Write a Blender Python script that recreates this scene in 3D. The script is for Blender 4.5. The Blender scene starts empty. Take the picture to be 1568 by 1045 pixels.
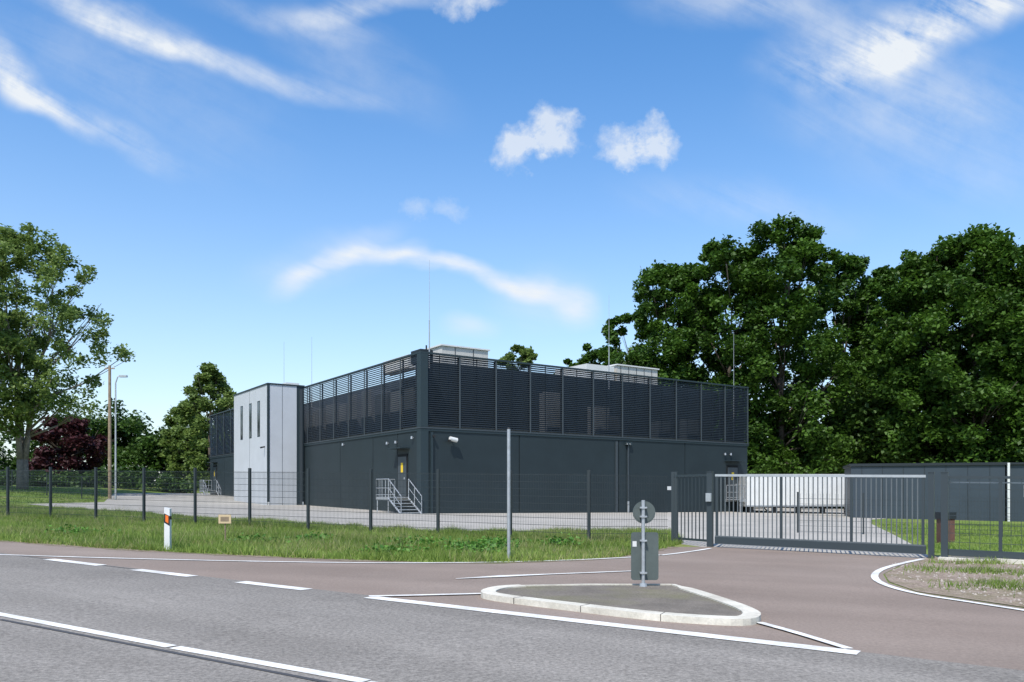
import bpy, math, numpy as np
from mathutils import Vector, Matrix
F=1250.0; H0=1.457; B=-0.0154; C=0.0051
def sm(x,a,b):
    t=np.clip((x-a)/(b-a),0,1); return t*t*(3-2*t)
def gz(x,y):
    x=np.asarray(x,float); y=np.asarray(y,float)
    return B*np.clip(x,-80,80)+C*np.clip(y,-80,150)+0.9*sm(-x,30,46)*sm(y,38,58)
def G(u,v):
    d=(v-755)-0.0154*(u-784)*1.0+6.375
    Y=H0*F/d
    return ((u-784)/F*Y, Y)
scene=bpy.context.scene
# ---------------------------------------------------------------- materials
def mat(name,col,rough=0.7,metal=0.0,noise=None,bump=0.0,bscale=30,spec=0.5):
    m=bpy.data.materials.new(name); m.use_nodes=True; nt=m.node_tree; b=nt.nodes['Principled BSDF']
    b.inputs['Base Color'].default_value=(*col,1); b.inputs['Roughness'].default_value=rough
    b.inputs['Metallic'].default_value=metal; b.inputs['Specular IOR Level'].default_value=spec
    tc=nt.nodes.new('ShaderNodeTexCoord')
    if noise:
        sc,amt=noise[:2]
        n=nt.nodes.new('ShaderNodeTexNoise'); n.inputs['Scale'].default_value=sc; n.inputs['Detail'].default_value=4
        n.inputs['Roughness'].default_value=.65
        nt.links.new(tc.outputs['Object'],n.inputs['Vector'])
        r=nt.nodes.new('ShaderNodeValToRGB')
        r.color_ramp.elements[0].position=.3; r.color_ramp.elements[1].position=.7
        r.color_ramp.elements[0].color=(*[c*(1-amt) for c in col],1); r.color_ramp.elements[1].color=(*[min(1,c*(1+amt)) for c in col],1)
        nt.links.new(n.outputs['Fac'],r.inputs['Fac']); nt.links.new(r.outputs['Color'],b.inputs['Base Color'])
    if bump:
        n2=nt.nodes.new('ShaderNodeTexNoise'); n2.inputs['Scale'].default_value=bscale; n2.inputs['Detail'].default_value=3
        nt.links.new(tc.outputs['Object'],n2.inputs['Vector'])
        bp=nt.nodes.new('ShaderNodeBump'); bp.inputs['Strength'].default_value=bump; bp.inputs['Distance'].default_value=.02
        nt.links.new(n2.outputs['Fac'],bp.inputs['Height']); nt.links.new(bp.outputs['Normal'],b.inputs['Normal'])
    return m
def layered(name,cols,scales,rough=.9,bump=.3,bscale=60,speck=None,streak=None):
    m=bpy.data.materials.new(name); m.use_nodes=True; nt=m.node_tree; b=nt.nodes['Principled BSDF']
    b.inputs['Roughness'].default_value=rough; b.inputs['Specular IOR Level'].default_value=.12
    tc=nt.nodes.new('ShaderNodeTexCoord')
    def noise(s,d=4,r=.6,vec=None):
        n=nt.nodes.new('ShaderNodeTexNoise'); n.inputs['Scale'].default_value=s; n.inputs['Detail'].default_value=d; n.inputs['Roughness'].default_value=r
        nt.links.new(vec or tc.outputs['Object'],n.inputs['Vector']); return n
    def ramp(n,a,bb,ca,cb):
        r=nt.nodes.new('ShaderNodeValToRGB'); r.color_ramp.elements[0].position=a; r.color_ramp.elements[1].position=bb
        r.color_ramp.elements[0].color=(*ca,1); r.color_ramp.elements[1].color=(*cb,1); nt.links.new(n.outputs['Fac'],r.inputs['Fac']); return r
    r1=ramp(noise(scales[0]),.35,.65,cols[0],cols[1])
    f=ramp(noise(scales[1]),.45,.7,(0,0,0),(1,1,1))
    mx=nt.nodes.new('ShaderNodeMix'); mx.data_type='RGBA'
    nt.links.new(f.outputs['Color'],mx.inputs[0]); nt.links.new(r1.outputs['Color'],mx.inputs[6]); mx.inputs[7].default_value=(*cols[2],1)
    out=mx.outputs[2]
    def mul(out,node):
        m2=nt.nodes.new('ShaderNodeMix'); m2.data_type='RGBA'; m2.blend_type='MULTIPLY'; m2.inputs[0].default_value=1
        nt.links.new(out,m2.inputs[6]); nt.links.new(node.outputs['Color'],m2.inputs[7]); return m2.outputs[2]
    if speck: out=mul(out,ramp(noise(speck[0],3,.8),.3,.7,(1-speck[1],)*3,(1+speck[1],)*3))
    if streak:   # bands along the driving direction: worn wheel tracks, laid strips
        mp=nt.nodes.new('ShaderNodeMapping'); mp.inputs['Rotation'].default_value[2]=streak[0]
        nt.links.new(tc.outputs['Object'],mp.inputs[0]); m3=nt.nodes.new('ShaderNodeMapping'); m3.inputs['Scale'].default_value=(.03,1,1); nt.links.new(mp.outputs[0],m3.inputs[0])
        out=mul(out,ramp(noise(streak[1],3,.5,m3.outputs[0]),.35,.65,(1-streak[2],)*3,(1+streak[2],)*3))
    nt.links.new(out,b.inputs['Base Color'])
    n2=noise(bscale,2); bp=nt.nodes.new('ShaderNodeBump'); bp.inputs['Strength'].default_value=bump; bp.inputs['Distance'].default_value=.02
    nt.links.new(n2.outputs['Fac'],bp.inputs['Height']); nt.links.new(bp.outputs['Normal'],b.inputs['Normal'])
    return m
def foliage(name,dark,light,trans=.3):
    m=bpy.data.materials.new(name); m.use_nodes=True; nt=m.node_tree; b=nt.nodes['Principled BSDF']
    b.inputs['Roughness'].default_value=.55; b.inputs['Specular IOR Level'].default_value=.3
    a=nt.nodes.new('ShaderNodeAttribute'); a.attribute_name='tint'
    r=nt.nodes.new('ShaderNodeValToRGB'); r.color_ramp.elements[0].color=(*dark,1); r.color_ramp.elements[1].color=(*light,1)
    nt.links.new(a.outputs['Fac'],r.inputs['Fac']); nt.links.new(r.outputs['Color'],b.inputs['Base Color'])
    t=nt.nodes.new('ShaderNodeBsdfTranslucent'); nt.links.new(r.outputs['Color'],t.inputs['Color'])
    mx=nt.nodes.new('ShaderNodeMixShader'); mx.inputs[0].default_value=trans
    nt.links.new(b.outputs[0],mx.inputs[1]); nt.links.new(t.outputs[0],mx.inputs[2])
    nt.links.new(mx.outputs[0],nt.nodes['Material Output'].inputs['Surface'])
    return m
M={}
M['grass']=layered('grass_ground',((.10,.155,.03),(.15,.22,.045),(.23,.23,.08)),(1.2,.25),bump=.6,bscale=12,speck=(9,.35))
M['asphalt']=layered('asphalt_grey',((.205,.190,.168),(.232,.216,.192),(.25,.232,.206)),(.6,.12),bump=.35,bscale=70,speck=(26,.42),streak=(.55,1.1,.10))
M['asphalt_red']=layered('asphalt_brown',((.215,.172,.142),(.24,.193,.160),(.26,.215,.18)),(.5,.15),bump=.2,bscale=70,speck=(30,.18),streak=(.3,.7,.07))
M['island']=layered('asphalt_island',((.14,.125,.105),(.19,.168,.14),(.17,.16,.10)),(2,.8),bump=.3,bscale=60,speck=(40,.3))
M['yard']=layered('yard_paving',((.32,.305,.27),(.385,.365,.325),(.42,.395,.35)),(.7,.2),bump=.1,speck=(20,.12))
M['gravel']=layered('gravel',((.20,.15,.12),(.34,.28,.22),(.18,.16,.09)),(14,1.4),bump=.8,bscale=30,speck=(35,.4))
M['soil']=layered('verge_soil',((.16,.13,.095),(.27,.22,.165),(.14,.15,.06)),(5,1.0),bump=.8,bscale=30,speck=(30,.35))
M['paint']=layered('road_paint',((.60,.60,.57),(.78,.78,.74),(.50,.49,.46)),(3,1.4),bump=.05,speck=(25,.16))
M['kerb']=layered('kerb_paint',((.52,.50,.42),(.66,.63,.54),(.44,.41,.34)),(2,1.2),bump=.2,speck=(20,.14))
M['tar']=mat('tar_seam',(.06,.055,.05),.6)
M['wall']=mat('dark_panel',(.017,.027,.031),.55,noise=(.6,.12),spec=.35)
M['wallgap']=mat('joint',(.004,.006,.007),.9)
M['trim']=mat('dark_trim',(.020,.034,.040),.5,spec=.4)
M['slat']=mat('louvre_metal',(.015,.021,.025),.5,noise=(.8,.15),spec=.4)
M['frame']=mat('louvre_frame',(.045,.057,.065),.45)
M['plant']=mat('plant_grey',(.05,.058,.065),.6,noise=(1,.2))
M['plant2']=mat('plant_light',(.13,.14,.15),.6,noise=(1,.2))
M['white']=mat('light_panel',(.47,.495,.515),.55,noise=(.7,.05))
M['white2']=mat('white_metal',(.62,.63,.61),.45,noise=(2,.05))
M['glass']=mat('dark_glass',(.02,.025,.03),.08)
M['roofunit']=mat('roof_unit',(.50,.49,.45),.5,noise=(2,.08))
M['roof']=mat('roof_deck',(.12,.12,.12),.9)
M['galv']=mat('galvanised',(.42,.44,.45),.42,.5,noise=(8,.15))
M['fence']=mat('fence_green_grey',(.022,.030,.033),.5)
M['gate']=mat('gate_grey',(.030,.042,.048),.45)
M['bar']=mat('gate_bar',(.34,.37,.38),.4,noise=(6,.1))
M['bar2']=mat('gate_bar_upright',(.10,.115,.122),.4,noise=(6,.1))
M['black']=mat('black_rubber',(.012,.012,.012),.6)
M['yellow']=mat('yellow_sign',(.75,.5,.02),.5)
M['orange']=mat('reflector',(.75,.16,.02),.3)
M['signback']=mat('sign_back',(.085,.105,.098),.5,.1,noise=(6,.12))
M['wood']=mat('wood_pole',(.24,.18,.12),.85,noise=(4,.3),bump=.3)
M['beige']=mat('beige_plate',(.55,.42,.25),.6)
M['brick']=mat('brick_red',(.11,.055,.042),.9,noise=(10,.3))
M['bark']=mat('bark',(.08,.065,.05),.95,noise=(5,.35),bump=.8,bscale=12)
M['barklt']=mat('bark_light',(.20,.175,.14),.95,noise=(5,.3),bump=.8,bscale=12)
M['leaf']=foliage('oak_leaves',(.024,.062,.008),(.088,.18,.020),.35)
M['leafL']=foliage('maple_leaves',(.085,.14,.028),(.22,.31,.08),.45)
M['leafR']=foliage('copper_leaves',(.035,.012,.014),(.09,.026,.03))
M['leafD']=foliage('wood_leaves',(.022,.055,.010),(.085,.16,.028))
M['blade']=foliage('grass_blades',(.12,.195,.028),(.33,.43,.10),.45)
M['bladeY']=foliage('dry_grass_blades',(.24,.25,.08),(.48,.44,.20),.4)
M['straw']=foliage('grass_stems',(.25,.24,.10),(.42,.40,.2),.35)
M['weed']=foliage('weed_leaves',(.05,.14,.02),(.13,.28,.04),.3)
M['shed']=mat('shed_blue',(.030,.044,.058),.5,noise=(.6,.1))
M['stone']=mat('pebble',(.33,.29,.25),.9,noise=(5,.3))
# ---------------------------------------------------------------- mesh builder
class MB:
    def __init__(s): s.v=[]; s.f=[]; s.m=[]; s.mats=[]
    def mi(s,k):
        if k not in s.mats: s.mats.append(k)
        return s.mats.index(k)
    def add(s,vs,fs,k):
        o=len(s.v); s.v+= [tuple(p) for p in vs]; i=s.mi(k)
        for f in fs: s.f.append(tuple(o+j for j in f)); s.m.append(i)
    def box(s,x0,x1,y0,y1,z0,z1,k):
        vs=[(x0,y0,z0),(x1,y0,z0),(x1,y1,z0),(x0,y1,z0),(x0,y0,z1),(x1,y0,z1),(x1,y1,z1),(x0,y1,z1)]
        s.add(vs,[(0,3,2,1),(4,5,6,7),(0,1,5,4),(1,2,6,5),(2,3,7,6),(3,0,4,7)],k)
    def obox(s,c,ax,ay,hx,hy,z0,z1,k):
        vs=[]
        for z in (z0,z1):
            for sx,sy in ((-1,-1),(1,-1),(1,1),(-1,1)):
                vs.append((c[0]+ax[0]*hx*sx+ay[0]*hy*sy,c[1]+ax[1]*hx*sx+ay[1]*hy*sy,z))
        s.add(vs,[(0,3,2,1),(4,5,6,7),(0,1,5,4),(1,2,6,5),(2,3,7,6),(3,0,4,7)],k)
    def tube(s,p0,p1,r0,r1,k,n=8):
        p0=Vector(p0); p1=Vector(p1); d=(p1-p0)
        if d.length<1e-6: return
        d.normalize(); a=d.orthogonal().normalized(); b=d.cross(a)
        vs=[]
        for p,r in ((p0,r0),(p1,r1)):
            for i in range(n):
                t=2*math.pi*i/n; vs.append(p+a*math.cos(t)*r+b*math.sin(t)*r)
        fs=[(i,(i+1)%n,n+(i+1)%n,n+i) for i in range(n)]+[tuple(range(n-1,-1,-1)),tuple(range(n,2*n))]
        s.add(vs,fs,k)
    def obj(s,name,parent=None,loc=None,rotz=0,smooth=False):
        me=bpy.data.meshes.new(name); me.from_pydata(s.v,[],s.f)
        for k in s.mats: me.materials.append(M[k])
        me.polygons.foreach_set('material_index',s.m)
        if smooth: me.polygons.foreach_set('use_smooth',[True]*len(s.f))
        me.update(); o=bpy.data.objects.new(name,me); scene.collection.objects.link(o)
        if loc: o.location=loc
        o.rotation_euler[2]=rotz
        if parent: o.parent=parent
        return o
def empty(name,loc=(0,0,0),rotz=0):
    o=bpy.data.objects.new(name,None); o.empty_display_size=.5; scene.collection.objects.link(o); o.location=loc; o.rotation_euler[2]=rotz; return o
def sheet(name,pts,off,k):
    import bmesh
    bm=bmesh.new(); vs=[bm.verts.new((x,y,float(gz(x,y))+off)) for x,y in pts]; f=bm.faces.new(vs)
    bmesh.ops.triangulate(bm,faces=[f]); bmesh.ops.recalc_face_normals(bm,faces=bm.faces)
    for f in bm.faces:
        if f.normal.z<0: f.normal_flip()
    me=bpy.data.meshes.new(name); bm.to_mesh(me); bm.free(); me.materials.append(M[k])
    o=bpy.data.objects.new(name,me); scene.collection.objects.link(o); return o
def smoothline(pts,it=2):
    for _ in range(it):
        q=[pts[0]]
        for a,b in zip(pts[:-1],pts[1:]):
            q.append((a[0]*.75+b[0]*.25,a[1]*.75+b[1]*.25)); q.append((a[0]*.25+b[0]*.75,a[1]*.25+b[1]*.75))
        q.append(pts[-1]); pts=q
    return pts
def resample(pts,step):
    out=[pts[0]]
    for a,b in zip(pts[:-1],pts[1:]):
        L_=math.dist(a,b); n=max(1,int(L_/step))
        for i in range(1,n+1): out.append((a[0]+(b[0]-a[0])*i/n,a[1]+(b[1]-a[1])*i/n))
    return out
def ribbon(mb,pts,w,off,k,h=0):
    n=len(pts); L=[];R=[]
    for i,(x,y) in enumerate(pts):
        a=pts[max(0,i-1)]; b=pts[min(n-1,i+1)]; dx,dy=b[0]-a[0],b[1]-a[1]; l=math.hypot(dx,dy) or 1
        nx,ny=-dy/l,dx/l; ww=w[i] if isinstance(w,(list,tuple)) else w
        L.append((x+nx*ww/2,y+ny*ww/2)); R.append((x-nx*ww/2,y-ny*ww/2))
    for i in range(n-1):
        q=[R[i],R[i+1],L[i+1],L[i]]
        top=[(x,y,float(gz(x,y))+off+h) for x,y in q]
        if h:
            bot=[(x,y,float(gz(x,y))+off-.02) for x,y in q]
            fs=[(4,5,6,7),(0,1,5,4),(2,3,7,6)]
            if i==n-2: fs.append((1,2,6,5))
            if i==0: fs.append((3,0,4,7))
            mb.add(bot+top,fs,k)
        else: mb.add(top,[(0,1,2,3)],k)
# ---------------------------------------------------------------- ground
xs=np.concatenate([np.linspace(-1500,-80,15)[:-1],np.linspace(-80,80,81),np.linspace(80,1500,15)[1:]])
ys=np.concatenate([np.linspace(-300,-80,6)[:-1],np.linspace(-80,150,116),np.linspace(150,2500,20)[1:]])
XX,YY=np.meshgrid(xs,ys); ZZ=gz(XX,YY); nx=len(xs); ny=len(ys)
me=bpy.data.meshes.new('ground')
me.from_pydata(np.stack([XX.ravel(),YY.ravel(),ZZ.ravel()],1).tolist(),[],[(j*nx+i,j*nx+i+1,(j+1)*nx+i+1,(j+1)*nx+i) for j in range(ny-1) for i in range(nx-1)])
me.materials.append(M['grass']); g=bpy.data.objects.new('ground',me); scene.collection.objects.link(g)
verge=[G(*p) for p in [(0,829),(120,838),(250,846),(400,853),(560,860),(700,863),(800,862),(900,858),(960,853),(1031,838)]]
vdir=(verge[0][0]-verge[1][0],verge[0][1]-verge[1][1])
far_l=(verge[0][0]+vdir[0]*6,verge[0][1]+vdir[1]*6)
rv=[G(*p) for p in [(1420,858),(1375,868),(1352,880),(1360,893),(1405,908),(1568,932)]]
side=[far_l]+smoothline(verge,1)+[G(1088,838),G(1250,846),G(1416,856)]+rv+[(14,9.2),(26,6.0),(26,-9),(-60,-9)]
sheet('side_road',side,.006,'asphalt_red')
# ragged soil edge along the verge
sr=np.random.default_rng(77); sl_=resample([far_l]+smoothline(verge,1),.12)
so_=MB(); wv=[float(.22+.10*math.sin(i*.31)+.08*math.sin(i*.83+1)+.10*sr.random()) for i in range(len(sl_))]
ribbon(so_,sl_,wv,.010,'soil'); so_.obj('verge_soil')
e0=G(75,858); e1=G(1315,1003)
ed=Vector((e1[0]-e0[0],e1[1]-e0[1])).normalized()
for n_ in M['asphalt'].node_tree.nodes:
    if n_.type=='MAPPING' and abs(n_.inputs['Rotation'].default_value[2])>.01: n_.inputs['Rotation'].default_value[2]=-math.atan2(ed.y,ed.x)
def E(t,o=0): return (e0[0]+ed.x*t-ed.y*o, e0[1]+ed.y*t+ed.x*o)
sheet('main_road',[E(-40,.10),E(60,.10),E(60,-14),E(-40,-14)],.012,'asphalt')
mk=MB()
def line(name_pts,w,off=.018,k='paint',it=2):
    ribbon(mk,smoothline([G(*p) for p in name_pts],it),w,off,k)
line([(-300,838),(0,851),(200,857),(405,861.5),(600,864),(790,862),(950,856),(1012,851)],.11)
line([(1012,851.5),(1050,847),(1088,841)],.11)
for a,b in (((75,858),(155,867.5)),((208,874),(295,884.5)),((368,893),(470,905)),((565,916.5),(1315,1003))):
    line([a,b],.22,.019,it=0)
line([(565,915.5),(660,913.5),(750,911)],.10,.0235)
line([(0,943),(262,993)],.12,it=0); line([(268,994.3),(560,1047)],.12,it=0)
line([(-400,872),(0,943)],.12,it=0); line([(560,1049),(900,1106)],.12,it=0)
line([(1162,956),(1220,972),(1300,997)],.10,.0235)
line([(1590,940),(1500,926),(1400,911),(1350,896),(1336,884),(1348,873),(1380,864),(1414,857)],.12)
gore=[G(*p) for p in [(698,888),(770,884),(840,881),(968,876)]]
ribbon(mk,gore,[.04,.22,.09,.09],.019,'paint')
mk.obj('road_markings')
tm=MB()
ribbon(tm,[G(0,951),G(262,1001.5),G(520,1052)],.05,.0165,'tar')
ribbon(tm,[E(-12,.02),E(3.3,.02)],.03,.0162,'tar')
tm.obj('tar_seam')
isl=[G(*p) for p in [(748,913),(770,906),(880,903),(1030,903),(1085,920),(1150,945),(1146,953),(1110,955),(1000,948),(870,932),(765,920)]]
ie=empty('traffic_island')
o=sheet('surface',isl,.065,'island'); o.parent=ie
kb=MB()
ribbon(kb,smoothline([G(*p) for p in [(1030,903),(1090,922),(1152,945),(1150,956),(1120,958),(1000,950),(870,934),(765,921),(742,915),(765,907),(800,905)]],2),[.07]*3+[.20]*200,.012,'kerb',h=.07)
ribbon(kb,[G(800,905),G(900,903),G(1030,903)],.05,.012,'kerb',h=.07)
kb.obj('kerb',ie)
kl=smoothline([G(*p) for p in [(1150,956),(1120,958),(1000,950),(870,934),(765,921)]],2)
jm=MB()
acc=0
for p_,q_ in zip(kl[:-1],kl[1:]):
    L_=math.dist(p_,q_); s0=1.0-acc
    while s0<L_:
        f_=s0/L_; cx,cy=p_[0]+(q_[0]-p_[0])*f_,p_[1]+(q_[1]-p_[1])*f_; d_=((q_[0]-p_[0])/L_,(q_[1]-p_[1])/L_)
        z_=float(gz(cx,cy)); jm.obox((cx,cy),d_,(-d_[1],d_[0]),.004,.103,z_-.01,z_+.0845,'tar'); s0+=1.0
    acc=(acc+L_)%1.0
jm.obj('kerb_joints',ie)
yard=[G(*p) for p in [(120,780),(300,793),(450,801),(560,808),(650,813),(780,815),(900,815),(1015,815),(1031,832),(1090,840),(1416,857),(1424,853),(1400,836),(1370,820),(1335,803),(1335,796),(1420,790),(1568,788)]]
yard+=[(50,46),(60,110),(-36,110),(-38,78),(-30,60),(-31,52)]
sheet('yard_paving',yard,.005,'yard')
sheet('gravel_verge',[G(*p) for p in [(1424,853),(1568,848),(1700,850),(1700,950),(1568,931),(1405,907),(1362,892),(1354,880),(1377,869)]],.010,'gravel')
# ---------------------------------------------------------------- data centre building
ang=math.atan2(.563,.827)
bz=.30
bl=empty('data_centre_building',(-5.02,45.1,bz),ang)
A1,B1=27.15,45.3; ZM=4.72; ZT=8.98
w=MB()
w.box(.04,A1-.04,.04,B1-.04,-1,4.6,'wallgap')
cuts=[0.45,6.6,14.5,20.6,A1]
for a,b in zip(cuts[:-1],cuts[1:]): w.box(a+.03,b-.03,0,.039,-1,4.6,'wall')
for a,b in zip([.45,2.9,6.3,11.5,18.15,27,34,40],[2.9,6.3,11.5,18.15,27,34,40,B1]): w.box(0,.039,a+.03,b-.03,-1,4.6,'wall')
w.box(A1-.039,A1,.05,B1,-1,4.6,'wall')
w.box(-.05,A1+.05,-.05,B1+.05,4.6,4.74,'trim')
w.box(-.08,A1+.08,-.08,B1+.08,4.74,4.80,'frame')
w.obj('lower_walls',bl)
d=MB(); d.box(.1,A1-.1,.1,B1-.1,4.803,4.9,'roof'); d.obj('roof_deck',bl)
l=MB()
nb=11; nl=18; PT=.12
def slats_x(y,sgn,hh):
    for i in range(nb):
        x0=A1*i/nb if i else .3; x1=A1*(i+1)/nb
        z=4.91
        while z<8.82:
            yo=y; yi=y+.07*sgn
            l.add([(x0,yo,z),(x1,yo,z),(x1,yi,z+hh),(x0,yi,z+hh),(x0,yo,z+.012),(x1,yo,z+.012),(x1,yi,z+hh+.012),(x0,yi,z+hh+.012)],
              [(0,1,2,3),(7,6,5,4),(0,4,5,1),(2,6,7,3)],'slat'); z+=PT
def slats_y(x,sgn,hh):
    for i in range(nl):
        y0=B1*i/nl if i else .3; y1=B1*(i+1)/nl
        z=4.91
        while z<8.82:
            xo=x; xi=x+.07*sgn
            l.add([(xo,y0,z),(xo,y1,z),(xi,y1,z+hh),(xi,y0,z+hh),(xo,y0,z+.012),(xo,y1,z+.012),(xi,y1,z+hh+.012),(xi,y0,z+hh+.012)],
              [(3,2,1,0),(4,5,6,7),(1,5,4,0),(3,7,6,2)],'slat'); z+=PT
slats_x(.0,1,.088); slats_x(B1,-1,.07); slats_y(.0,1,.084); slats_y(A1,-1,.07)
l.obj('louvres',bl)
f=MB()
for i in range(1,nb+1):
    x=A1*i/nb; f.box(x-.045,x+.045,-.035,-.004,4.80,ZT-.1,'frame'); f.box(x-.04,x+.04,.12,.2,4.9,ZT-.1,'slat')
    f.box(x-A1/nb/2-.02,x-A1/nb/2+.02,.12,.16,4.9,ZT-.1,'slat')
    f.box(x-.035,x+.035,B1-.2,B1-.12,4.9,ZT-.1,'slat')
for i in range(1,nl+1):
    y=B1*i/nl
    f.box(-.035,-.004,y-.045,y+.045,4.80,ZT-.1,'frame'); f.box(.12,.2,y-.04,y+.04,4.9,ZT-.1,'slat'); f.box(A1-.2,A1-.12,y-.04,y+.04,4.9,ZT-.1,'slat')
f.box(-.06,A1+.06,-.06,.10,ZT-.1,ZT,'trim'); f.box(-.06,.10,.102,B1,ZT-.1,ZT,'trim'); f.box(A1-.1,A1+.06,.102,B1,ZT-.1,ZT,'trim'); f.box(.102,A1-.102,B1-.1,B1,ZT-.1,ZT,'trim')
f.box(-.055,.40,-.055,.40,4.81,ZT-.102,'trim'); f.box(-.045,.44,-.045,.44,-1,4.598,'trim')
f.obj('louvre_frame',bl)
p=MB()
rng=np.random.default_rng(3)
p.box(1.0,A1-1.0,2.4,2.6,4.91,8.88,'slat')
for (x,wd,hh,k) in ((9.8,1.1,2.7,'plant2'),(13.8,1.2,2.0,'plant2'),(14.9,1.0,1.4,'plant'),(19.6,1.1,1.3,'plant'),(22.5,1.4,1.6,'plant')):
    p.box(x,x+wd,1.5,2.35,4.9,4.9+hh,k)
y=4
while y<40:
    wd=rng.uniform(1.2,2.2); k='plant' if rng.random()<.4 else 'plant2'
    p.box(1.6,3.0,y,y+wd,4.9,4.9+rng.uniform(2.2,3.5),k); y+=wd+rng.uniform(.3,.8)
p.box(3.4,3.5,4,40,4.91,8.80,'plant')
p.box(3.0,6.3,3.0,5.2,8.0,10.04,'roofunit'); p.box(2.9,6.4,2.9,5.3,10.042,10.13,'white2')
p.box(3.9,3.94,2.98,3.0,8.0,10.03,'plant'); p.box(5.2,5.24,2.98,3.0,8.0,10.03,'plant')
p.box(.6,1.4,1.2,2.4,8.6,9.36,'slat'); p.box(1.0,1.8,3.5,7,8.6,9.40,'roofunit'); p.tube((1.4,2.0,9.0),(1.4,2.0,9.75),.05,.05,'slat')
p.box(14.6,17.1,3.4,7,8.0,10.05,'white2'); p.box(17.3,21.2,3.3,6,8.0,10.15,'roofunit'); p.box(17.2,21.3,3.2,6.1,10.152,10.24,'white2')
for i in range(5): p.box(17.6+i*.75,17.64+i*.75,3.28,3.3,8.2,10.1,'plant')
p.obj('rooftop_plant',bl)
a=MB()
ax0,ay0,ay1=-2.74,18.2,26.84; ZA=9.06
a.box(ax0,-.62,ay0,ay1,-1,ZA-.1,'white')
a.box(-.60,-.06,ay0+.003,ay1-.003,-1,ZA-.1,'trim')
a.box(-.4,-.2,ay0-.08,ay0,-.5,ZA-.3,'frame')
a.box(ax0-.05,-.03,ay0-.05,ay1+.05,ZA-.098,ZA,'trim')
a.box(ax0-.03,ax0+.12,ay0-.03,ay0+.12,-.9,ZA-.1,'trim')
a.box(ax0-.004,ax0,22.6,22.64,-.9,ZA-.1,'frame')
a.box(-1.7,-1.67,ay0-.004,ay0,-.9,ZA-.1,'frame')
a.box(-1.2,-.2,ay0+.6,ay0+1.8,ZA,ZA+.22,'white2')
a.obj('entrance_block',bl)
wn=MB()
for yc in (ay0+2.15,ay0+4.2,ay0+6.5):
    wn.box(ax0-.006,ax0,yc-.32,yc+.32,5.3,7.95,'trim'); wn.box(ax0-.012,ax0-.0065,yc-.24,yc+.24,5.38,7.87,'glass')
wn.obj('windows',bl)
def stair(name,o,dd,nn,z0,plat=.95,door=True):
    s=MB(); o=Vector((*o,0)); D=Vector((*dd,0)); N=Vector((*nn,0))
    def P(t,n,z): return o+D*t+N*n+Vector((0,0,z))
    def slab(t0,t1,n0,n1,za,zb,k):
        c=P((t0+t1)/2,(n0+n1)/2,0); s.obox(c,D,N,abs(t1-t0)/2,abs(n1-n0)/2,za,zb,k)
    top=z0+plat
    slab(-1.6,0,.06,1.35,top-.06,top,'galv')
    slab(-1.6,0,.06,.1,top-.18,top-.061,'galv'); slab(-1.6,0,1.31,1.35,top-.18,top-.061,'galv')
    for t in (-1.5,-.1):
        s.tube(P(t,1.3,z0-.5),P(t,1.3,top-.1),.035,.035,'galv')
    ns=5; run=.29
    for i in range(1,ns+1):
        z=top-plat*i/(ns+.6); slab(run*(i-1)+.01,run*i+.03,.10,1.31,z-.045,z,'galv')
    for n in (.08,1.33):
        a_=P(0,n,top-.08); b_=P(run*ns+.15,n,z0); s.tube(a_,b_,.05,.05,'galv',6)
        s.tube(P(0,n,top+1.0),P(run*ns+.1,n,z0+1.0),.03,.03,'galv',6); s.tube(P(0,n,top+.5),P(run*ns+.1,n,z0+.5),.02,.02,'galv',6)
        for i in (0,ns*run/2,ns*run+.1):
            zz=top-plat*i/(run*ns+.1); s.tube(P(i,n,zz-.1),P(i,n,zz+1.0),.028,.028,'galv',6)
    for t0,n0,t1,n1 in ((-1.6,1.33,0,1.33),(-1.6,.15,-1.6,1.33)):
        for h,r in ((1.0,.03),(.5,.02),(.12,.02)):
            s.tube(P(t0,n0,top+h),P(t1,n1,top+h),r,r,'galv',6)
        m=4
        for i in range(m+1):
            t=t0+(t1-t0)*i/m; n=n0+(n1-n0)*i/m; s.tube(P(t,n,top),P(t,n,top+1.0),.02,.02,'galv',6)
    s.obj(name,bl)
    q=MB()
    c=P(-.85,.02,0); q.obox(c,D,N,.62,.035,top,top+2.45,'wallgap'); c=P(-.85,.045,0); q.obox(c,D,N,.52,.03,top+.02,top+2.3,'frame')
    c=P(-.85,.078,0); q.obox(c,D,N,.13,.004,top+1.4,top+1.95,'yellow')
    c=P(-.5,.09,0); q.obox(c,D,N,.05,.02,top+1.0,top+1.12,'galv')
    c=P(-.85,.3,0); q.obox(c,D,N,.8,.3,top+2.75,top+2.8,'trim')
    q.obj('door_'+name[-1],bl)
stair('steps_a',(0,1.35),(0,-1),(-1,0),-.02)
stair('steps_b',(26.3,0),(1,0),(0,-1),-.25)
stair('steps_c',(0,42.5),(0,-1),(-1,0),.45)
t=MB()
t.box(.55,.66,-.16,-.05,-.3,4.55,'trim'); t.box(15.2,15.28,-.13,-.05,.3,4.3,'frame'); t.box(15.0,15.5,-.2,0-.001,4.3,4.5,'trim'); t.tube((15.24,-.1,-.4),(15.24,-.1,.6),.07,.07,'galv')
t.box(14.2,14.32,-.1,-.003,-.5,4.5,'frame')
for x0 in (15.0,15.25): t.box(x0,x0+.12,-.2,-.1,4.32,4.40,'white2')
t.tube((1.9,-.02,4.15),(1.9,-.25,4.2),.04,.04,'galv'); t.tube((1.66,-.28,4.21),(2.12,-.28,4.12),.12,.13,'white2',14); t.box(1.58,1.7,-.36,-.2,4.02,4.15,'black')
def cam(x,y,dx,dy,z):
    t.tube((x,y,z),(x+dx*.12,y+dy*.12,z+.02),.025,.025,'galv')
    t.tube((x+dx*.12,y+dy*.12,z-.07),(x+dx*.12,y+dy*.12,z+.08),.07,.05,'galv',10)
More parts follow.
